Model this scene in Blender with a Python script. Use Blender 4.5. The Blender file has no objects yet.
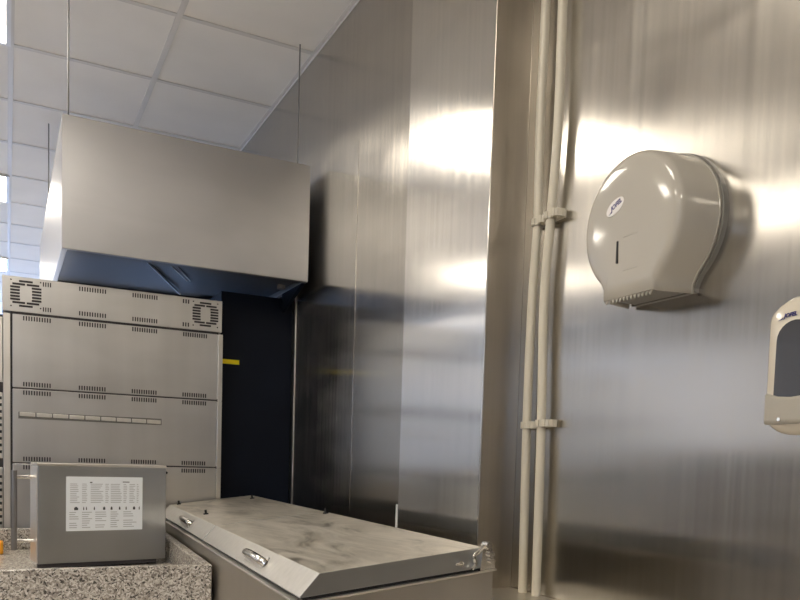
import bpy, bmesh, math, random
from mathutils import Vector, Matrix
random.seed(4)
S = bpy.context.scene
COL = S.collection
PI = math.pi

# ------------------------------------------------------------------ materials
def new_mat(name):
    m = bpy.data.materials.new(name); m.use_nodes = True
    nt = m.node_tree
    return m, nt, nt.nodes['Principled BSDF']

def N(nt, kind, **kw):
    n = nt.nodes.new(kind)
    for k, v in kw.items():
        if k in n.inputs: n.inputs[k].default_value = v
        else: setattr(n, k, v)
    return n

def ramp(nt, stops):
    r = nt.nodes.new('ShaderNodeValToRGB'); e = r.color_ramp.elements
    while len(e) < len(stops): e.new(.5)
    for i, (p, c) in enumerate(stops):
        e[i].position = p
        e[i].color = (c, c, c, 1) if not isinstance(c, tuple) else (*c, 1)
    return r

def plain(name, col, rough=.5, metal=0., noise=0.0, scale=8., coat=0.):
    m, nt, b = new_mat(name)
    b.inputs['Roughness'].default_value = rough
    b.inputs['Metallic'].default_value = metal
    b.inputs['Coat Weight'].default_value = coat
    tc = N(nt, 'ShaderNodeTexCoord')
    nz = N(nt, 'ShaderNodeTexNoise', Scale=scale, Detail=4.)
    nt.links.new(tc.outputs['Object'], nz.inputs['Vector'])
    lo = tuple(c * (1 - noise) for c in col); hi = tuple(min(1, c * (1 + noise)) for c in col)
    r = ramp(nt, [(.3, lo), (.7, hi)])
    nt.links.new(nz.outputs['Fac'], r.inputs['Fac'])
    nt.links.new(r.outputs['Color'], b.inputs['Base Color'])
    return m

def steel(name, col=(.60, .565, .52), rough=.24, aniso=.75, wave=.0012, wscale=1.3, grime=.0, streak=(70, 70, 1.2), smear=0.0):
    """brushed stainless sheet: grain, gentle sheet waviness, optional grime"""
    m, nt, b = new_mat(name); L = nt.links.new
    b.inputs['Metallic'].default_value = 1
    b.inputs['Anisotropic'].default_value = aniso
    g = N(nt, 'ShaderNodeNewGeometry')
    cr = N(nt, 'ShaderNodeVectorMath', operation='CROSS_PRODUCT')
    cr.inputs[1].default_value = (0, 0, 1)
    L(g.outputs['True Normal'], cr.inputs[0])
    ad = N(nt, 'ShaderNodeVectorMath', operation='ADD'); ad.inputs[1].default_value = (.003, .0007, 0)
    L(cr.outputs[0], ad.inputs[0])
    L(ad.outputs[0], b.inputs['Tangent'])
    tc = N(nt, 'ShaderNodeTexCoord')
    mp = N(nt, 'ShaderNodeMapping'); mp.inputs['Scale'].default_value = streak
    L(tc.outputs['Object'], mp.inputs['Vector'])
    n1 = N(nt, 'ShaderNodeTexNoise', Scale=1.0, Detail=2.5, Roughness=.5)
    L(mp.outputs[0], n1.inputs['Vector'])
    n2 = N(nt, 'ShaderNodeTexNoise', Scale=1.0, Detail=3., Roughness=.5, Distortion=.5)
    mp2 = N(nt, 'ShaderNodeMapping'); mp2.inputs['Scale'].default_value = (2.5, 2.2, 7.0); mp2.inputs['Rotation'].default_value = (-.75, 0, 0)
    L(tc.outputs['Object'], mp2.inputs['Vector'])
    L(mp2.outputs[0], n2.inputs['Vector'])
    # roughness = rough + grain + smears
    a = N(nt, 'ShaderNodeMath', operation='MULTIPLY_ADD'); a.inputs[1].default_value = .10; a.inputs[2].default_value = rough - .05
    L(n1.outputs['Fac'], a.inputs[0])
    a2 = N(nt, 'ShaderNodeMath', operation='MULTIPLY_ADD'); a2.inputs[1].default_value = .10 + smear
    L(n2.outputs['Fac'], a2.inputs[0]); L(a.outputs[0], a2.inputs[2])
    a3 = N(nt, 'ShaderNodeMath', operation='SUBTRACT'); a3.inputs[1].default_value = .05 + smear * .5
    L(a2.outputs[0], a3.inputs[0]); L(a3.outputs[0], b.inputs['Roughness'])
    lo = tuple(c * (.90 - grime) for c in col); hi = tuple(c * 1.06 for c in col)
    mixf = N(nt, 'ShaderNodeMath', operation='MULTIPLY_ADD'); mixf.inputs[1].default_value = .5
    L(n1.outputs['Fac'], mixf.inputs[0])
    h2 = N(nt, 'ShaderNodeMath', operation='MULTIPLY'); h2.inputs[1].default_value = .5
    L(n2.outputs['Fac'], h2.inputs[0]); L(h2.outputs[0], mixf.inputs[2])
    r = ramp(nt, [(.28, lo), (.72, hi)])
    L(mixf.outputs[0], r.inputs['Fac']); L(r.outputs['Color'], b.inputs['Base Color'])
    if wave:
        n3 = N(nt, 'ShaderNodeTexNoise', Scale=wscale, Detail=1.)
        L(tc.outputs['Object'], n3.inputs['Vector'])
        bp = N(nt, 'ShaderNodeBump', Strength=1., Distance=wave)
        L(n3.outputs['Fac'], bp.inputs['Height'])
        bp2 = N(nt, 'ShaderNodeBump', Strength=.04, Distance=.0002)
        L(n1.outputs['Fac'], bp2.inputs['Height']); L(bp.outputs[0], bp2.inputs['Normal'])
        L(bp2.outputs[0], b.inputs['Normal'])
    return m

def lid_steel(name):
    """worn lid sheet: dull beige film with long dark wiped streaks"""
    m, nt, b = new_mat(name); L = nt.links.new
    b.inputs['Metallic'].default_value = .75
    tc = N(nt, 'ShaderNodeTexCoord')
    mp = N(nt, 'ShaderNodeMapping'); mp.inputs['Scale'].default_value = (9, 2.2, 5); mp.inputs['Rotation'].default_value = (0, 0, .5)
    L(tc.outputs['Object'], mp.inputs['Vector'])
    n = N(nt, 'ShaderNodeTexNoise', Scale=1.3, Detail=6., Roughness=.6, Distortion=1.8)
    L(mp.outputs[0], n.inputs['Vector'])
    r = ramp(nt, [(.30, (.30, .275, .235)), (.43, (.56, .52, .45)), (.60, (.70, .655, .58))])
    L(n.outputs['Fac'], r.inputs['Fac']); L(r.outputs['Color'], b.inputs['Base Color'])
    r2 = ramp(nt, [(.3, .34), (.6, .5)])
    L(n.outputs['Fac'], r2.inputs['Fac']); L(r2.outputs['Color'], b.inputs['Roughness'])
    return m

def granite(name):
    m, nt, b = new_mat(name); L = nt.links.new
    tc = N(nt, 'ShaderNodeTexCoord')
    v = N(nt, 'ShaderNodeTexVoronoi', Scale=250., Randomness=1.)
    nz = N(nt, 'ShaderNodeTexNoise', Scale=60., Detail=3.)
    L(tc.outputs['Object'], nz.inputs['Vector'])
    mx = N(nt, 'ShaderNodeMix', data_type='VECTOR'); mx.inputs['Factor'].default_value = .02
    L(tc.outputs['Object'], mx.inputs['A']); L(nz.outputs['Color'], mx.inputs['B'])
    L(mx.outputs['Result'], v.inputs['Vector'])
    sp = N(nt, 'ShaderNodeSeparateColor'); L(v.outputs['Color'], sp.inputs[0])
    r = ramp(nt, [(0., (.09, .08, .07)), (.09, (.21, .185, .16)), (.22, (.34, .30, .26)), (.5, (.50, .46, .40)), (.78, (.66, .62, .56))])
    r.color_ramp.interpolation = 'CONSTANT'
    L(sp.outputs[0], r.inputs['Fac']); L(r.outputs['Color'], b.inputs['Base Color'])
    b.inputs['Roughness'].default_value = .22
    return m

def emit(name, col, st):
    m, nt, b = new_mat(name)
    b.inputs['Base Color'].default_value = (.8, .8, .8, 1)
    b.inputs['Emission Color'].default_value = (*col, 1)
    b.inputs['Emission Strength'].default_value = st
    return m

LAMP = 11.0
WALL_ST = steel('wall_steel', (.56, .53, .48), rough=.215, aniso=.86, wave=.006, wscale=1.1, smear=.06, grime=.05)
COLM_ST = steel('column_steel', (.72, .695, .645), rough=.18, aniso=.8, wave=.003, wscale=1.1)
RETN_SHADE_ST = steel('column_return_shaded_steel', (.46, .42, .365), rough=.37, aniso=.6, wave=.003, wscale=1.1)  # same metal as the face; darker reflection put into its colour
HOOD_ST = steel('hood_steel', (.45, .445, .45), rough=.37, aniso=.6, wave=.001, streak=(3, 3, 1))
FILT_SHADE_ST = steel('shaded_filter_steel', (.24, .245, .26), rough=.5, aniso=0, wave=0, streak=(3, 3, 3))  # shade of the unlit hood underside put into the steel colour
OVEN_ST = steel('oven_steel', (.64, .625, .60), rough=.37, aniso=.4, wave=.003, wscale=3, grime=.02, streak=(12, 12, .8))
EDGE_ST = steel('edge_steel', (.80, .77, .72), rough=.37, aniso=.0, wave=0)
MACH_ST = steel('appliance_steel', (.42, .425, .42), rough=.37, aniso=.4, wave=.002, wscale=2, streak=(8, 8, 1))
DOOR_ST = steel('appliance_door_steel', (.74, .70, .66), rough=.38, aniso=.2, wave=.001)
BODY_ST = steel('chest_steel', (.56, .525, .47), rough=.37, aniso=.5, wave=.004, wscale=2, grime=.02, streak=(12, 12, 1))
FLAP_ST = steel('lid_flap_steel', (.66, .645, .61), rough=.37, aniso=.3, wave=.002, wscale=4, grime=.06)
BENCH_ST = steel('bench_steel', (.66, .62, .55), rough=.38, aniso=.2, wave=.001)
CHROME = plain('chrome', (.80, .78, .74), .12, 1., .03)
BARM = plain('bar_steel', (.30, .285, .27), .35, 1., .03)
LID = lid_steel('lid_steel')
GRAN = granite('speckled_granite')
BLACK = plain('black_recess', (.012, .011, .012), .6)
SLOT = plain('slot_recess', (.035, .03, .032), .6)
NAVY = plain('dark_navy_panel', (.006, .0085, .016), .45, 0., .2, 3)
NAVY.node_tree.nodes['Principled BSDF'].inputs['Specular IOR Level'].default_value = .15
YELL = plain('yellow_strip', (1., .80, .0), .5)
ORNG = plain('orange_sponge', (.85, .36, .02), .8, 0, .15, 60)
CREAM = plain('cream_plastic', (.47, .44, .38), .10, 0., .02, 5, .2)
CREAM2 = plain('soap_plastic', (.66, .60, .49), .2, 0., .02, 5, .3)
LEVER = plain('grey_beige_plastic', (.40, .37, .31), .3, 0., .03, 5)
SMOKE = plain('smoked_window', (.055, .055, .06), .12, 0., .05, 5)
TEETH = plain('grey_plastic', (.20, .19, .17), .4)
CONDUIT = plain('ivory_conduit', (.62, .57, .46), .35, 0., .03, 6)
WHITE = plain('white_label', (.82, .85, .87), .45)
OVALW = plain('white_oval', (.80, .77, .74), .3)
BLUE = plain('blue_ink', (.035, .03, .16), .4)
INK = plain('grey_ink', (.46, .46, .46), .6)
INKD = plain('dark_ink', (.05, .05, .05), .6)
TILE = plain('ceiling_tile', (.88, .845, .785), .9, 0., .03, 3)
TBAR = plain('ceiling_grid', (.70, .67, .62), .6, 0., .02)
PAINT = plain('wall_paint', (.74, .72, .69), .8, 0., .03, 2)
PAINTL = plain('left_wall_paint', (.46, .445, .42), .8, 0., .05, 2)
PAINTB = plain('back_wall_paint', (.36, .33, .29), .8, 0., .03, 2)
DARKW = plain('dark_cladding', (.16, .145, .125), .5, 0., .15, 3)
FLOORM = plain('floor_tile', (.74, .69, .62), .5, 0., .12, 4)
FRAMEW = plain('white_frame', (.78, .77, .75), .5)
LAMPM = emit('lamp_diffuser', (1., .915, .785), LAMP)
ADD_SKYM = emit('added_daylight_pane', (.50, .66, 1.), 8.)
ADD_FILL = emit('added_fill_pane', (.75, .82, 1.), .22)
ADD_SKYF = emit('added_daylight_pane_far', (.36, .55, 1.), 6.5)

# ------------------------------------------------------------------ helpers
PARW = {}
def thing(name, label, cat, loc=(0, 0, 0), group=None, rot=None):
    o = bpy.data.objects.new(name, None); COL.objects.link(o)
    o.empty_display_size = .05
    m = Matrix.Translation(loc)
    if rot is not None: m = m @ Matrix.Rotation(rot, 4, 'Z')
    o.matrix_world = m; PARW[o.name] = m.copy()
    o['label'] = label; o['category'] = cat
    if group: o['group'] = group
    return o

def obj(name, bm, mats, parent=None, bevel=0., seg=2, smooth=False, label=None, origin=None):
    """links one mesh; bm is given in world coordinates"""
    if not isinstance(mats, (list, tuple)): mats = [mats]
    bmesh.ops.recalc_face_normals(bm, faces=bm.faces[:])
    me = bpy.data.meshes.new(name)
    o = bpy.data.objects.new(name, me); COL.objects.link(o)
    if parent is not None:
        pm = PARW[parent.name]
        w = pm
        bm.transform(w.inverted())
        o.parent = parent
        PARW[o.name] = w.copy()
    else:
        vs = [v.co.copy() for v in bm.verts]
        c = Vector(origin) if origin else Vector(((min(v.x for v in vs) + max(v.x for v in vs)) / 2, (min(v.y for v in vs) + max(v.y for v in vs)) / 2, min(v.z for v in vs)))
        bm.transform(Matrix.Translation(-c)); o.location = c
        PARW[o.name] = Matrix.Translation(c)
    if smooth:
        for f in bm.faces: f.smooth = True
    bm.to_mesh(me); bm.free()
    for m in mats: me.materials.append(m)
    if smooth:
        me.set_sharp_from_angle(angle=math.radians(38))
    if bevel:
        b = o.modifiers.new('bevel', 'BEVEL'); b.width = bevel; b.segments = seg; b.limit_method = 'ANGLE'
    if label: o['label'] = label
    return o

def struct(name, bm, mats, parent=None, bevel=0., **k):
    o = obj(name, bm, mats, parent, bevel, **k)
    if parent is None: o['kind'] = 'structure'
    return o

def B(): return bmesh.new()

def box(bm, x0, x1, y0, y1, z0, z1, mi=0, M=None):
    vs = [bm.verts.new((x, y, z)) for x in (x0, x1) for y in (y0, y1) for z in (z0, z1)]
    if M is not None:
        for v in vs: v.co = M @ v.co
    for q in ((0, 1, 3, 2), (4, 6, 7, 5), (0, 4, 5, 1), (2, 3, 7, 6), (0, 2, 6, 4), (1, 5, 7, 3)):
        bm.faces.new([vs[i] for i in q]).material_index = mi
    return bm

def prism(bm, pts, vec, mi=0):
    vec = Vector(vec)
    a = [bm.verts.new(p) for p in pts]; b = [bm.verts.new(Vector(p) + vec) for p in pts]
    n = len(a)
    bm.faces.new(a).material_index = mi; bm.faces.new(b[::-1]).material_index = mi
    for i in range(n):
        bm.faces.new((a[i], b[i], b[(i + 1) % n], a[(i + 1) % n])).material_index = mi
    return bm

def tube(bm, pts, r, n=12, caps=True):
    pts = [Vector(p) for p in pts]; rings = []
    up = None
    for i, p in enumerate(pts):
        t = (pts[min(i + 1, len(pts) - 1)] - pts[max(i - 1, 0)]).normalized()
        if up is None:
            up = t.orthogonal().normalized()
        up = (up - t * up.dot(t)).normalized(); w = t.cross(up)
        rr = r[i] if isinstance(r, (list, tuple)) else r
        rings.append([bm.verts.new(p + (up * math.cos(a) + w * math.sin(a)) * rr) for a in [2 * PI * k / n for k in range(n)]])
    for a, b in zip(rings, rings[1:]):
        for k in range(n): bm.faces.new((a[k], a[(k + 1) % n], b[(k + 1) % n], b[k]))
    if caps:
        bm.faces.new(rings[0][::-1]); bm.faces.new(rings[-1])
    return bm

def spline(pts, n=6):
    P = [Vector(p) for p in pts]; out = []
    for i in range(len(P) - 1):
        p0, p1, p2, p3 = P[max(i - 1, 0)], P[i], P[i + 1], P[min(i + 2, len(P) - 1)]
        for k in range(n):
            t = k / n
            out.append(.5 * ((2 * p1) + (p2 - p0) * t + (2 * p0 - 5 * p1 + 4 * p2 - p3) * t * t + (3 * p1 - p0 - 3 * p2 + p3) * t ** 3))
    out.append(P[-1]); return out

def text_bm(txt, size, M, shear=.25, depth=.0006, bold=.0):
    """lettering as a mesh; M maps local x (right), y (up), z (out) to world"""
    cu = bpy.data.curves.new('lettering', 'FONT'); cu.body = txt; cu.size = size
    cu.align_x = 'CENTER'; cu.align_y = 'CENTER'; cu.shear = shear; cu.extrude = depth; cu.offset = bold; cu.resolution_u = 3
    o = bpy.data.objects.new('lettering', cu); COL.objects.link(o)
    dg = bpy.context.evaluated_depsgraph_get()
    me = bpy.data.meshes.new_from_object(o.evaluated_get(dg))
    bm = bmesh.new(); bm.from_mesh(me); bm.transform(M)
    bpy.data.objects.remove(o); bpy.data.curves.remove(cu); bpy.data.meshes.remove(me)
    return bm

# ------------------------------------------------------------------ room shell
CEIL = 3.034; WX = 1.2; YN = -2.6; YF = 13.0; XL = -4.0
struct('floor', box(B(), XL - .1, WX + .1, YN - .1, YF + .1, -.1, 0), FLOORM)
bm = box(B(), XL - .1, WX + .1, YN - .1, YF + .1, CEIL, CEIL + .1)
x = .62
while x > XL: box(bm, x - .012, x + .012, YN, YF, CEIL - .004, CEIL + .01, 1); x -= .6
y = 3.292 - .6 * 9
while y < YF: box(bm, XL, WX, y - .012, y + .012, CEIL - .0035, CEIL + .01, 1); y += .6
struct('ceiling', bm, [TILE, TBAR])
struct('wall_right', box(B(), WX, WX + .1, YN, YF, 0, CEIL), WALL_ST)
struct('wall_left', box(B(), XL - .1, XL, YN, YF, 0, CEIL), PAINTL)
struct('baseboard_left', box(B(), XL, XL + .03, YN, YF, 0, 1.42), DARKW)
struct('wall_far', box(B(), XL, WX, YF, YF + .1, 0, CEIL), PAINT)
struct('wall_back', box(B(), XL, WX, YN - .1, YN, 0, CEIL), PAINTB)
struct('baseboard_back', box(B(), XL, WX, YN, YN + .03, 0, 1.1), DARKW)
CXF = 1.089; CY0 = 1.69; CY1 = 2.155
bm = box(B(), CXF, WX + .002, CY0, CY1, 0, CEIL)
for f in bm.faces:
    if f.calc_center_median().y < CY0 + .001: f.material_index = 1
struct('trim_1', bm, [COLM_ST, RETN_SHADE_ST], bevel=.0035, seg=3)
bm = box(B(), WX - .016, WX, YN, CY0, CEIL - .003, CEIL); box(bm, WX - .016, WX, CY1, YF, CEIL - .003, CEIL)
box(bm, WX - .002, WX, CY1, YF, CEIL - .012, CEIL); box(bm, WX - .002, WX, YN, CY0, CEIL - .012, CEIL)
struct('trim_2', bm, TBAR)
struct('trim_3', box(B(), WX - .003, WX, 3.478, 3.490, 0, 2.5), EDGE_ST)
struct('trim_4', box(B(), CXF - .001, CXF + .004, CY1, CY1 + .010, .6, 1.145), FRAMEW)
struct('trim_5', box(B(), WX - .0012, WX, 2.79, 2.83, 0, 2.5), WALL_ST)

def window(n, x0, x1, y0, y1, z0, z1, pane):  # windows out of view, added for daylight and reflections
    flat_x = (x1 - x0) < (y1 - y0)
    bm = B(); f = .05
    if flat_x:
        for a, b, c, d in ((y0 - f, y1 + f, z0 - f, z0), (y0 - f, y1 + f, z1, z1 + f), (y0 - f, y0, z0, z1), (y1, y1 + f, z0, z1)):
            box(bm, x0, x1, a, b, c, d)
    else:
        for a, b, c, d in ((x0 - f, x1 + f, z0 - f, z0), (x0 - f, x1 + f, z1, z1 + f), (x0 - f, x0, z0, z1), (x1, x1 + f, z0, z1)):
            box(bm, a, b, y0, y1, c, d)
    w = struct('added_window_%d' % n, bm, FRAMEW)
    bm = B()
    if flat_x: box(bm, x0, x0 + .02, y0, y1, z0, z1)
    else: box(bm, x0, x1, y0 + .012, y1 - .012, z0, z1)
    obj('pane', bm, pane, w)
window(1, -3.9, -3.3, YN, YN + .04, 1.45, 2.5, ADD_SKYM)  # unseen window, added for the blue reflection on the column
window(2, XL, XL + .04, 4.4, 9.0, 1.5, 2.5, ADD_FILL)  # unseen glowing pane, added to tint reflections in the right wall
window(3, -3.6, .6, YF - .04, YF, 1.0, 2.75, ADD_SKYF)  # unseen window, added for blue daylight on the far ceiling

# ------------------------------------------------------------------ ceiling lights (tiles of the 600 grid)
def light(x0, y0, label, group=None):
    t = thing('ceiling_light', label, 'ceiling light', (x0 + .3, y0 + .3, CEIL - .012), group)
    bm = B(); z0, z1 = CEIL - .012, CEIL
    for a, b, c, d in ((0, .6, 0, .02), (0, .6, .58, .6), (0, .02, .02, .58), (.58, .6, .02, .58)):
        box(bm, x0 + a, x0 + b, y0 + c, y0 + d, z0, z1)
    obj('frame', bm, FRAMEW, t)
    obj('diffuser', box(B(), x0 + .02, x0 + .58, y0 + .02, y0 + .58, CEIL - .008, CEIL), LAMPM, t)
gx = .02 - .6
light(gx, 3.292, 'square white ceiling panel light cut by the top left corner', 'ceiling panel lights')
light(gx, 5.692, 'square white ceiling panel light at left edge beside the steel hood', 'ceiling panel lights')
light(gx, 8.092, 'farthest white ceiling panel light at left edge just above the oven top', 'ceiling panel lights')
for gy in (-1.508, .892):
    light(gx, gy, 'white ceiling panel light outside the frame', 'ceiling panel lights')
for gy in (-1.508, .892, 3.292, 5.692, 8.092):
    light(-2.38, gy, 'white ceiling panel light outside the frame', 'ceiling panel lights')

# ------------------------------------------------------------------ extractor hood
HX0, HX1, HY0, HY1, HZ0, HZ1 = .184, 1.155, 3.2, 5.35, 2.035, 2.522
h = thing('extractor_hood', 'large hanging steel extractor hood above the oven stack', 'extractor hood', (HX0, HY0, HZ0))
obj('front_panel', box(B(), HX0, HX1, HY0, HY0 + .02, HZ0, HZ1), HOOD_ST, h, .002)
obj('side_panel', box(B(), HX0, HX0 + .02, HY0 + .0205, HY1, HZ0, HZ1), HOOD_ST, h, .002)
obj('side_panel', box(B(), HX1 - .02, HX1, HY0 + .0205, HY1, HZ0, HZ1), HOOD_ST, h, .002)
obj('back_panel', box(B(), HX0 + .021, HX1 - .021, HY1 - .02, HY1, HZ0, HZ1), HOOD_ST, h)
obj('top_panel', box(B(), HX0 + .021, HX1 - .021, HY0 + .021, HY1 - .021, HZ1 - .02, HZ1 - .001), HOOD_ST, h)
obj('gutter', box(B(), HX0 + .021, HX1 - .021, HY0 + .021, HY0 + .06, HZ0 + .002, HZ0 + .03), FILT_SHADE_ST, h)
for k in range(3):
    y0 = HY0 + .085 + k * .70
    bm = B()
    prism(bm, [(HX0 + .022, y0 - .02, 2.050), (HX0 + .022, y0 + .67, 2.062), (HX0 + .022, y0 + .67, 2.08), (HX0 + .022, y0 - .02, 2.07)], (HX1 - HX0 - .044, 0, 0))
    obj('grease_filter', bm, FILT_SHADE_ST, h)
def rail(p, q, w=.006):
    bm = tube(B(), [p, q], w, 6); obj('filter_rail', bm, EDGE_ST, h)
rail((.492, 3.264, 2.05), (.744, 3.856, 2.05), .005)
rail((.582, 3.269, 2.05), (.715, 3.553, 2.05), .0025)
rail((.609, 3.27, 2.05), (.727, 3.545, 2.05), .0025)
obj('lamp_plug', tube(B(), [(1.10, 3.40, 2.075), (1.10, 3.40, 2.035)], .018, 12), BODY_ST, h)
prism(bm := B(), [(HX1 - .018, HY0 + .03, HZ0), (HX1 - .018, 3.5, 1.95), (HX1 - .018, 3.5, HZ0)], (.016, 0, 0))
obj('dark_triangle', bm, NAVY, h)  # dark triangle filling the dark corner below the hood
for px, py in ((.208, 3.235), (1.115, 3.255), (.205, 4.7), (1.115, 4.7)):
    obj('hanger_rod', tube(B(), [(px, py, HZ1 - .02), (px, py, CEIL)], .0030, 8), TEETH, h)

# ------------------------------------------------------------------ oven stack
OY = 3.4
ov = thing('deck_oven', 'tall stacked steel deck oven with fan grilles under the hood', 'oven', (.41, OY + .5, 0))
obj('body', box(B(), -.012, .835, OY + .006, OY + .92, .12, 1.808), OVEN_ST, ov)
obj('stand', box(B(), .02, .80, OY + .05, OY + .88, 0, .12), SLOT, ov)
def frontslots(bm, xs, zc, hgt, n=11):
    x0, x1 = xs; st = (x1 - x0) / (n - .45)
    for i in range(n):
        a = x0 + i * st
        box(bm, a, a + st * .5, OY - .0022, OY + .002, zc - hgt / 2, zc + hgt / 2)
G4 = [(.058, .157), (.26, .362), (.464, .564), (.671, .772)]
# top housing
th = obj('top_housing', box(B(), -.015, .836, OY - .001, OY + .92, 1.815, 1.95), OVEN_ST, ov, .002)
for zc in (1.931, 1.834):
    for xs, nn_ in (((.128, .158), 4), (G4[1], 11), (G4[2], 11), ((.668, .695), 3)):
        frontslots(bm := B(), xs, zc, .017, nn_); obj('vent_slots', bm, SLOT, th)
def grille(cx, cz):
    bm = B()
    rx, rz = .055, .052
    for i in range(-4, 5):
        z = cz + i * .0118
        hw = rx * min(1., math.sqrt(max(0, 1 - (abs(i * .0118) / (rz * 1.06)) ** 2)) * 1.12)
        if abs(i) == 4: hw = .024
        g = .0215 if abs(i) <= 1 else (.0205 if abs(i) == 2 else (.003 if abs(i) == 3 else 0))
        segs = [(-hw, -g), (g, hw)] if g else [(-hw, hw)]
        for a, b in segs: box(bm, cx + a, cx + b, OY - .0035, OY + .001, z - .0036, z + .0036)
    for sx in (-1, 1):
        for sz in (-1, 1): tube(bm, [(cx + sx * .052, OY - .003, cz + sz * .050), (cx + sx * .052, OY + .001, cz + sz * .050)], .003, 8)
    obj('fan_grille', bm, SLOT, th)
grille(.068, 1.886); grille(.764, 1.885)
for z in (1.811, 1.521, 1.2285, .934):
    obj('seam', box(B(), .014, .822, OY + .001, OY + .012, z - .005, z + .005), SLOT, ov)
obj('seam', box(B(), .0135, .0205, OY + .001, OY + .012, .6, 1.807), SLOT, ov)
rows = [(1.5235, 1.8065), (1.231, 1.5185), (.9365, 1.226), (.60, .9315)]
for i, (z0, z1) in enumerate(rows):
    p = obj('side_panel', box(B(), .021, .818, OY, OY + .03, z0, z1), OVEN_ST, ov, .002)
    for g in G4:
        for zc in (z1 - .014, z0 + .014):
            frontslots(bm := B(), g, zc, .017); obj('vent_slots', bm, SLOT, p)
    obj('corner_post', box(B(), .8225, .841, OY - .001, OY + .03, z0 - .004, z1), EDGE_ST, ov, .001)
obj('corner_post', box(B(), -.010, .013, OY - .002, OY + .03, .5, 1.807), EDGE_ST, ov, .001)
bm = B()
n = 9
for i in range(n):
    t0, t1 = i / n + .004, (i + 1) / n - .004
    xa, xb = .043 + .54 * t0, .043 + .54 * t1
    za, zb = 1.420 - .006 * t0, 1.420 - .006 * t1
    prism(bm, [(xa, OY - .0085, za - .008), (xb, OY - .0085, zb - .008), (xb, OY - .0085, zb + .008), (xa, OY - .0085, za + .008)], (0, .006, 0))
box(bx0 := B(), .041, .585, OY - .003, OY + .001, 1.4025, 1.429)
obj('strip_backing', bx0, TEETH, ov)
bx = obj('metal_strip', bm, EDGE_ST, ov, .0015)
# neighbouring oven cut by the left edge
o2 = thing('deck_oven', 'second steel oven with black louvres, only a sliver at left edge', 'oven', (-.5, OY + .5, 0))
obj('body', box(B(), -.95, -.0125, OY + .008, OY + .92, .12, 1.80), SLOT, o2)
obj('stand', box(B(), -.92, -.05, OY + .05, OY + .88, 0, .12), SLOT, o2)
for z0, z1 in ((1.54, 1.79), (1.245, 1.50), (.94, 1.21), (.6, .91)):
    p = obj('side_panel', box(B(), -.95, -.0133, OY - .002, OY + .03, z0, z1), EDGE_ST, o2, .002)
    if z1 < 1.6:
        bm = B(); z = z0 + .02
        while z < z1 - .02:
            box(bm, -.16, -.0165, OY - .004, OY, z, z + .011); z += .026
        obj('louvres', bm, BLACK, p)

# dark cabinet between oven and steel wall
c = thing('dark_infill', 'dark navy panel standing between the oven stack and the steel wall', 'infill', (1.02, 3.8, 0))
obj('body', box(B(), .862, 1.196, 3.525, 4.2, 0, 2.02), NAVY, c)  # plain dark block filling the dark area beside the oven
obj('edge_strip', box(B(), .864, .947, 3.519, 3.5252, 1.698, 1.718), YELL, c, label='bright yellow strip')

# ------------------------------------------------------------------ granite worktop with raised rims (turned slightly from the wall)
YAW = .049
def rotz(px, py, a=YAW):
    return Matrix.Translation((px, py, 0)) @ Matrix.Rotation(-a, 4, 'Z') @ Matrix.Translation((-px, -py, 0))
RX, RY = .504, 2.12
MR = rotz(RX, RY)
w = thing('granite_worktop', 'speckled grey granite worktop with raised rim carrying the small steel appliance', 'worktop', (0, 2.7, 0))
obj('slab', box(B(), RX - 1.4, RX - .001, RY + .004, RY + 1.16, .86, .90, M=MR), GRAN, w, .002)
obj('front_rim', box(B(), RX - 1.4, RX, RY, RY + .022, .72, .98, M=MR), GRAN, w, .003)
obj('right_rim', box(B(), RX - .027, RX, RY + .0225, RY + 1.16, .86, .98, M=MR), GRAN, w, .003)
obj('back_rim', box(B(), RX - 1.4, RX - .0275, RY + 1.14, RY + 1.16, .9, .98, M=MR), GRAN, w, .003)
obj('base_cabinet', box(B(), RX - 1.38, RX - .02, RY + .05, RY + 1.14, 0, .86, M=MR), BODY_ST, w)

obj_s = box(B(), -.16, -.012, 3.13, 3.2, .9, .945)
sp = obj('sponge', obj_s, ORNG, None, .006)
sp['label'] = 'small orange sponge at left edge on the granite worktop'; sp['category'] = 'sponge'

# ------------------------------------------------------------------ small counter appliance
A0 = Vector((.088, 2.693, 0)); YM = math.radians(8.5)
MM = Matrix.Translation(A0) @ Matrix.Rotation(YM, 4, 'Z')
mo = thing('countertop_oven', 'small steel countertop oven with side label sheet and bar handle', 'oven', (.088, 2.693, .9), rot=YM)
WM, DM = .408, .37
bm = box(B(), 0, WM, 0, .105, .918, 1.232, M=MM); box(bm, .095, WM - .012, .1045, DM, .918, 1.225, M=MM)
obj('body', bm, MACH_ST, mo, .002)
obj('top_cover', box(B(), -.003, WM + .001, -.002, .107, 1.2325, 1.2405, M=MM), EDGE_ST, mo, .002)
dr = obj('door', box(B(), -.0045, -.0005, .001, .104, .921, 1.230, M=MM), DOOR_ST, mo, .001)
hy = .085
bm = tube(B(), [MM @ Vector((-.056, hy, .957)), MM @ Vector((-.056, hy, 1.214))], .0095, 14)
obj('handle', bm, BARM, dr, smooth=True)
for z in (.986, 1.193):
    obj('handle_post', tube(B(), [MM @ Vector((-.052, hy, z)), MM @ Vector((-.004, hy, z))], .006, 10), CHROME, dr, smooth=True)
for fx, fy in ((.03, .03), (WM - .04, .03), (.13, DM - .04), (WM - .05, DM - .04)):
    if 1:
        obj('foot', tube(B(), [MM @ Vector((fx, fy, .9)), MM @ Vector((fx, fy, .919))], .016, 12), BLACK, mo)
obj('bottom_rail', box(B(), .0, WM - .03, .004, .02, .906, .9175, M=MM), SLOT, mo)
bm = tube(B(), [MM @ Vector((WM - .002, .06, 1.222)), MM @ Vector((WM + .022, .05, 1.214))], .004, 8)
obj('latch', bm, BLACK, mo)
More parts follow.
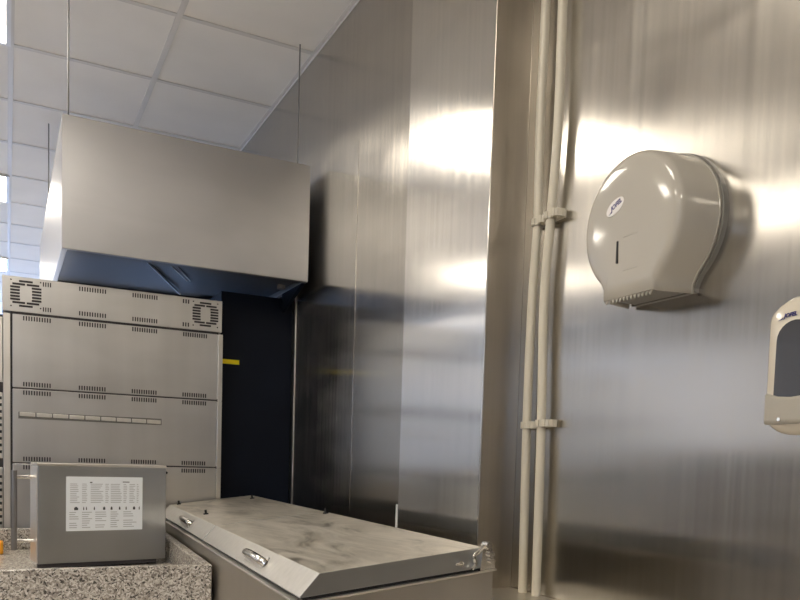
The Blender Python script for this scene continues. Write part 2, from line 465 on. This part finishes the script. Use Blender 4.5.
# label sheet
LX0, LX1, LZ0, LZ1 = .083, .327, 1.022, 1.199
lb = obj('label_sheet', box(B(), LX0, LX1, -.0012, .001, LZ0, LZ1, M=MM), WHITE, mo, label='white printed label sheet')
bm = B(); rnd = random.Random(3)
def lbox(b, u0, u1, v0, v1):
    box(b, LX0 + u0 * (LX1 - LX0), LX0 + u1 * (LX1 - LX0), -.0017, -.001, LZ0 + v0 * (LZ1 - LZ0), LZ0 + v1 * (LZ1 - LZ0), M=MM)
for c0, c1, g in ((.05, .17, .7), (.20, .27, .6), (.31, .48, .8), (.50, .55, .8), (.57, .72, .8), (.74, .79, .8), (.82, .90, .8), (.92, .95, .8)):
    v = .87
    while v > .50:
        lbox(bm, c0, c0 + (c1 - c0) * rnd.uniform(.65, 1), v - .012, v); v -= .034
bm_top = bm; bm = B()
for c0, c1 in ((.04, .16), (.20, .33), (.37, .54), (.57, .70), (.74, .93)):
    v = .35
    while v > .04:
        if rnd.random() < .85: lbox(bm, c0, c0 + (c1 - c0) * rnd.uniform(.5, 1), v - .014, v)
        v -= .04
obj('printed_columns', bm_top, INK, lb); obj('printed_notes', bm, INK, lb)
bm = B(); lbox(bm, .30, .33, .885, .905); obj('printed_heading', bm, INKD, lb)
bm = B(); lbox(bm, .73, .82, .90, .915); obj('printed_heading', bm, INKD, lb)
for c0, s_ in ((.10, .05), (.215, .012), (.25, .012), (.35, .015), (.47, .03), (.57, .025), (.68, .02), (.77, .015), (.87, .03), (.95, .012)):
    bm = B(); lbox(bm, c0, c0 + s_, .385, .43); lbox(bm, c0 + s_ * .25, c0 + s_ * .75, .4295, .445)
    obj('printed_symbol', bm, INKD, lb)

# ------------------------------------------------------------------ chest with two sloping lids
tl = .122
P0 = Vector((.518, 1.338, 1.068))
l = Vector((math.sin(YAW), math.cos(YAW), 0))
s = Vector((math.cos(YAW) * math.cos(tl), -math.sin(YAW) * math.cos(tl), math.sin(tl)))
nn = s.cross(l).normalized()
def F(a, b, c): return P0 + s * a + l * b + nn * c
fr = thing('topping_chest', 'long low steel chest with two sloping lids before the steel wall', 'refrigerated chest', (.78, 2.3, 0))
LT = 2.026; SW = .352
prof_body = [F(-.046, 0, -.052), F(.372, 0, -.052)]
a, b_ = prof_body
bodypts = [a, b_, Vector((b_.x, b_.y, 0.1)), Vector((a.x + .002, a.y, 0.1))]
obj('body', prism(B(), bodypts, l * (LT + .01)), BODY_ST, fr, .003)
fl = B(); prism(fl, [F(-.052, -.006, -.052), F(.376, -.006, -.052), F(.376, -.006, -.048), F(-.052, -.006, -.048)], l * (LT + .02))
obj('rim_flange', fl, EDGE_ST, fr, .001)
bm = B()
prism(bm, [Vector((a.x + .03, a.y + .02, 0)), Vector((b_.x - .03, b_.y + .02, 0)), Vector((b_.x - .03, b_.y + .02, .1)), Vector((a.x + .03, a.y + .02, .1))], l * (LT - .04))
obj('plinth', bm, SLOT, fr)
obj('seal', prism(B(), [F(-.036, .006, -.048), F(SW - .01, .006, -.048), F(SW - .01, .006, -.0415), F(-.036, .006, -.0415)], l * (LT - .01)), BLACK, fr)
for b0, b1, hh in ((0., 1.008, .40), (1.017, LT, 1.42)):
    bm = B()
    pr = [(0, 0), (SW, 0), (SW, -.042), (-.043, -.041), (-.043, -.0385)]
    A = [bm.verts.new(F(q[0], b0, q[1])) for q in pr]; Z = [bm.verts.new(F(q[0], b1, q[1])) for q in pr]
    f = bm.faces.new(A); f.material_index = 1
    f = bm.faces.new(Z[::-1]); f.material_index = 1
    for i in range(5):
        f = bm.faces.new((A[i], Z[i], Z[(i + 1) % 5], A[(i + 1) % 5])); f.material_index = {0: 0, 4: 2}.get(i, 1)
    ld = obj('lid', bm, [LID, MACH_ST, FLAP_ST], fr, .0018)
    # handle: stubby cupped pull on the slanted flap
    bm = B(); cf = Vector((-.024, -.0215))
    out = Vector((-.70, .71))       # flap normal in (s, n)
    def H(bb, o, e=0.): return F(cf.x + out.x * o + .71 * e, bb, cf.y + out.y * o + .70 * e)
    hb = hh
    path = spline([H(hb + .07, -.001), H(hb + .064, .013), H(hb + .02, .019), H(hb - .03, .019), H(hb - .072, .010), H(hb - .082, -.001)], 5)
    tube(bm, path, .0100, 12)
    obj('handle', bm, CHROME, ld, smooth=True, label='chrome pull handle')
    bm = B()
    box(bm, -.5, .5, -.5, .5, -.5, .5)
    Mx = Matrix((( (.71 * s + .70 * nn).x * .030, l.x * .16, (out.x * s + out.y * nn).x * .004, H(hb, .0015).x),
                 ((.71 * s + .70 * nn).y * .030, l.y * .16, (out.x * s + out.y * nn).y * .004, H(hb, .0015).y),
                 ((.71 * s + .70 * nn).z * .030, l.z * .16, (out.x * s + out.y * nn).z * .004, H(hb, .0015).z), (0, 0, 0, 1)))
    bm.transform(Mx)
    obj('handle_plate', bm, FLAP_ST, ld, .001)
    pegs = ((1.40, .04), (1.975, .03)) if b0 else ((.955, .335),)
    if b0: pegs += ((1.84, .31),)
    for bb, ss in pegs:
        bm = tube(B(), [F(ss, bb, -.001), F(ss, bb, .004)], .009, 10); tube(bm, [F(ss, bb, .003), F(ss, bb, .016)], .004, 8)
        obj('peg', bm, BLACK, ld)
# hinge bracket on the near end
bm = tube(B(), spline([F(.338, -.006, -.006), F(.325, -.007, -.014), F(.326, -.007, -.03), F(.318, -.007, -.040)], 5), .004, 8)
tube(bm, spline([F(.338, -.006, -.006), F(.348, -.007, .002), F(.358, -.006, -.002)], 4), .0045, 8)
tube(bm, [F(.360, .012, .003), F(.360, -.012, .003)], .007, 10)
tube(bm, [F(.364, .012, -.016), F(.364, -.012, -.016)], .006, 10)
prism(bm, [F(.338, -.003, -.048), F(.374, -.003, -.048), F(.37, -.003, -.004), F(.350, -.003, 0.)], l * .012)
tube(bm, [F(.366, -.003, -.030), F(.366, -.010, -.030)], .006, 10)
obj('hinge', bm, CHROME, fr, smooth=True)
bm = tube(B(), [F(.295, .002, -.026), F(.295, -.006, -.026)], .006, 10); tube(bm, [F(.283, -.003, -.026), F(.30, -.004, -.026)], .003, 8)
obj('pin', bm, CHROME, fr, smooth=True)

# ------------------------------------------------------------------ wall bench under the dispensers
wb = thing('steel_bench', 'narrow steel worktop along the wall below the dispensers', 'worktop', (1.08, .5, 0))
BZ = .955
obj('top', box(B(), .955, 1.197, -.9, 1.686, BZ - .04, BZ), BENCH_ST, wb, .003)
for lx in (.98, 1.17):
    for ly in (-.86, 1.64):
        obj('leg', box(B(), lx - .02, lx + .02, ly - .02, ly + .02, 0, BZ - .04), BODY_ST, wb)

# ------------------------------------------------------------------ two conduits with double clips
def conduit(ys, label, clips):
    t = thing('conduit', label, 'conduit pipe', (1.178, ys[-1][0], BZ), 'conduit pipes beside the column')
    zz = [(CEIL, ys[0][0])] + [(z, y) for y, z in ys]
    obj('pipe', tube(B(), spline([(1.178, y, z) for z, y in zz], 6), .0112, 14), CONDUIT, t, smooth=True)
    for cy, cz in clips:
        bm = B()
        box(bm, 1.186, 1.199, cy - .036, cy + .016, cz - .009, cz + .009)
        for oy in (0., -.026):
            pts = [(1.19 - .026 * math.sin(q) * 1.0, cy + oy + .0145 * math.cos(q), cz) for q in [PI * k / 8 for k in range(9)]]
            for p, q in zip(pts, pts[1:]):
                p, q = Vector(p), Vector(q); d = (q - p); o = Vector((d.y, -d.x, 0)).normalized() * .003
                prism(bm, [p + o + Vector((0, 0, -.0085)), q + o + Vector((0, 0, -.0085)), q - o + Vector((0, 0, -.0085)), p - o + Vector((0, 0, -.0085))], (0, 0, .017))
        obj('clip', bm, CONDUIT, t)
conduit([(1.609, 2.416), (1.612, 2.132), (1.606, 1.884), (1.616, 1.695), (1.617, 1.382), (1.606, BZ)],
        'left ivory conduit pipe running down the wall beside the column', [(1.606, 1.882), (1.617, 1.381)])
conduit([(1.542, 2.383), (1.540, 2.105), (1.554, 1.871), (1.567, 1.687), (1.557, 1.38), (1.550, BZ)],
        'right ivory conduit pipe running down the wall nearer the paper dispenser', [(1.556, 1.885), (1.557, 1.384)])

# ------------------------------------------------------------------ jumbo roll dispenser
DC = (1.195, 1.763); DR = .1455
def outline(r, nw, bot, n=44):
    """closed outline in (y, z) offsets: round drum narrowing to a neck at the bottom"""
    pts = []
    e = math.acos(min(.99, (nw + .012) / r))
    for k in range(n + 1):
        a = -e + (PI + 2 * e) * k / n
        pts.append((r * math.cos(a), r * math.sin(a) * .986))
    zl = pts[-1][1]
    pts += [(-nw - .004, zl - .014), (-nw, zl - .024), (-nw, bot), (nw, bot), (nw, zl - .024), (nw + .004, zl - .014)]
    return pts
dp = thing('paper_dispenser', 'round cream jumbo paper dispenser with key slot on the steel wall', 'paper dispenser', (WX, DC[0], DC[1]))
obj('back_plate', prism(B(), [(WX - .012, DC[0] + y - .006, DC[1] + z) for y, z in outline(DR, .085, -.139)], (.0125, 0, 0)), TEETH, dp)
secs = [(WX - .011, .1465, .090), (WX - .017, .1465, .090), (WX - .0175, .1445, .088), (WX - .060, .1405, .081), (WX - .090, .1372, .074), (WX - .097, .1345, .0725), (WX - .1015, .1305, .0715), (WX - .1045, .125, .070), (WX - .1060, .118, .068), (WX - .1072, .092, .058), (WX - .1079, .055, .040), (WX - .1082, .02, .014)]
bm = B(); rings = []
for X, rr, nw in secs:
    fr_ = max(0, (.1372 - rr))
    o = outline(rr, nw, -.142 + fr_ * .10) if rr > .11 else [(y * rr / .118, z * rr / .118) for y, z in outline(.118, .068, -.142 + (.1372 - .118) * .10)]
    wgt = max(0, min(1, (WX - .03 - X) / .06))
    rings.append([bm.verts.new((X + wgt * (.02 * y - .044 * z), DC[0] + y, DC[1] + z)) for y, z in o])
n = len(rings[0]); bi = 44 + 1 + 2
for j, (a, b) in enumerate(zip(rings, rings[1:])):
    for k in range(n):
        if k == bi and j < 8: continue      # open underside
        bm.faces.new((a[k], a[(k + 1) % n], b[(k + 1) % n], b[k]))
bm.faces.new(rings[-1])
cv = obj('cover', bm, CREAM, dp, smooth=True)
cv.data.set_sharp_from_angle(angle=math.radians(60))
sd = cv.modifiers.new('shell', 'SOLIDIFY'); sd.thickness = .003; sd.offset = -1
obj('inner_tray', box(B(), WX - .0975, WX - .013, DC[0] - .0685, DC[0] + .0685, DC[1] - .137, DC[1] - .128), TEETH, dp)
bm = B()
for k in range(13):
    y = DC[0] - .066 + k * .0102
    prism(bm, [(WX - .098, y, DC[1] - .140), (WX - .098, y + .0096, DC[1] - .140), (WX - .098, y + .0048, DC[1] - .149)], (.003, 0, 0))
box(bm, WX - .098, WX - .095, DC[0] - .067, DC[0] + .067, DC[1] - .141, DC[1] - .12)
obj('serrated_edge', bm, LEVER, dp)
def FXa(y, z): return WX - .1080 + .02 * (y - DC[0]) - .044 * (z - DC[1])
obj('key_slot', box(B(), FXa(1.221, 1.712) - .0022, FXa(1.221, 1.712) + .003, 1.2185, 1.2235, 1.690, 1.734), BLACK, dp, .001)
for za, zb, dx in ((1.737, 1.740, -.0012), (1.672, 1.675, .0005)):
    obj('raised_line', box(B(), FXa(1.185, za) + dx * .3 - .0006, FXa(1.185, za) + .004, 1.165, 1.205, za, zb), CREAM, dp, .0006)
def wall_frame(X, Y, Z, tilt=0):
    # right in the picture = -y, up = z, out of the wall = -x
    return Matrix(((0, 0, -1, X), (-1, 0, 0, Y), (0, 1, 0, Z), (0, 0, 0, 1))) @ Matrix.Rotation(tilt, 4, 'Z')
def oval(bm, M, a, b, d, n=32):
    prism(bm, [M @ Vector((a * math.cos(2 * PI * k / n), b * math.sin(2 * PI * k / n), 0)) for k in range(n)], (M @ Vector((0, 0, d))) - (M @ Vector((0, 0, 0))))
LM = wall_frame(FXa(1.229, 1.803) + .0012, 1.229, 1.803, math.radians(24)) @ Matrix.Rotation(.044, 4, 'X')
bm = B(); oval(bm, LM, .026, .0135, .0026); lo = obj('logo_badge', bm, OVALW, dp, .0008, label='white oval badge with blue lettering')
TM = LM @ Matrix.Translation((.004, .001, .0027))
obj('logo_text', text_bm('JOFEL', .0125, TM, .3, .0003, .0004), BLUE, lo)
sw = B(); prism(sw, [LM @ Vector(p) for p in ((-.021, -.006, .0027), (-.012, -.005, .0027), (-.009, -.002, .0027), (-.012, -.003, .0027))], (LM @ Vector((0, 0, .0005))) - (LM @ Vector((0, 0, 0))))
obj('logo_swoosh', sw, BLUE, lo)

# ------------------------------------------------------------------ soap dispenser
SY = .809
so = thing('soap_dispenser', 'cream wall soap dispenser with smoked window cut by the right edge', 'soap dispenser', (WX, SY, 1.36))
def soap_sec(X, k, top, bot):
    hw = .053 * k; pts = []
    for q in range(13):
        a = PI * q / 12
        pts.append((SY + hw * math.cos(a), top - hw * .62 + hw * .62 * math.sin(a)))
    for q in range(13):
        a = PI + PI * q / 12
        pts.append((SY + hw * .98 * math.cos(a), bot + hw * .5 + hw * .5 * math.sin(a)))
    return [(X, y, z) for y, z in pts]
bm = B(); R_ = []
for X, k, t, b in ((WX, .96, 1.566, 1.350), (WX - .075, 1.0, 1.562, 1.342), (WX - .092, .99, 1.558, 1.340), (WX - .103, .94, 1.551, 1.346), (WX - .108, .85, 1.542, 1.356), (WX - .110, .4, 1.50, 1.40)):
    R_.append([bm.verts.new(p) for p in soap_sec(X, k, t, b)])
for a, b in zip(R_, R_[1:]):
    for k in range(26): bm.faces.new((a[k], a[(k + 1) % 26], b[(k + 1) % 26], b[k]))
bm.faces.new(R_[0][::-1]); bm.faces.new(R_[-1])
obj('cover', bm, CREAM2, so, smooth=True)
SX = WX - .1095
pts = [(SY - .031, 1.398), (SY + .031, 1.398)] + [(SY + .031 * math.cos(PI * k / 12), 1.488 + .030 * math.sin(PI * k / 12)) for k in range(13)]
obj('window', prism(B(), [(SX - .002, y, z) for y, z in pts], (.006, 0, 0)), SMOKE, so, .001, label='dark smoked level window')
bm = B(); lev = []
for X, z0, z1, hw in ((SX + .012, 1.350, 1.408, .0455), (SX - .002, 1.351, 1.407, .0455), (SX - .0055, 1.356, 1.404, .042)):
    lev.append([bm.verts.new((X, SY + sy * hw, z)) for sy, z in ((-1, z0 + .006), (1, z0 + .006), (1, z1), (.5, z1 - .006), (0, z1 - .008), (-.5, z1 - .006), (-1, z1))])
for a, b in zip(lev, lev[1:]):
    for k in range(7): bm.faces.new((a[k], a[(k + 1) % 7], b[(k + 1) % 7], b[k]))
bm.faces.new(lev[0][::-1]); bm.faces.new(lev[-1])
pl = obj('push_lever', bm, LEVER, so, .002)
obj('rivet', tube(B(), [(SX - .005, SY + .014, 1.364), (SX - .0085, SY + .014, 1.364)], .003, 10), CHROME, pl)
SM = wall_frame(SX - .0005, SY + .010, 1.5265, math.radians(4))
obj('logo_text', text_bm('JOFEL', .0088, SM, .3, .0004, .0003), BLUE, so, label='blue lettering')
sw = B(); prism(sw, [SM @ Vector(p) for p in ((-.022, -.0055, 0), (-.014, -.0048, 0), (-.0115, -.0015, 0), (-.015, -.003, 0))], (SM @ Vector((0, 0, .0006))) - (SM @ Vector((0, 0, 0))))
obj('logo_swoosh', sw, BLUE, so)

# ------------------------------------------------------------------ camera, world
cam = bpy.data.cameras.new('camera'); co = bpy.data.objects.new('camera', cam); COL.objects.link(co)
M0 = ((0.8914279312599047, -0.4521452559617111, 0.030346513490106843), (-0.0021046381696246882, -0.07109614903926198, -0.9974672466251521), (0.45315760378466724, 0.8891062957279662, -0.06432869522252692))
Rm = Matrix((M0[0], tuple(-v for v in M0[1]), tuple(-v for v in M0[2]))).transposed().to_4x4()
co.matrix_world = Matrix.Translation((0, 0, 1.28)) @ Rm
cam.sensor_width = 36; cam.lens = 773.379 / 800 * 36
cam.shift_y = (511.237 - 300) / 800
cam.clip_start = .02
S.camera = co
wd = bpy.data.worlds.new('world'); S.world = wd; wd.use_nodes = True
wd.node_tree.nodes['Background'].inputs[0].default_value = (.5, .6, .8, 1)
wd.node_tree.nodes['Background'].inputs[1].default_value = .3
S.view_settings.view_transform = 'Standard'; S.view_settings.look = 'None'
S.view_settings.gamma = 1; S.view_settings.use_curve_mapping = False
S.view_settings.exposure = 0.95
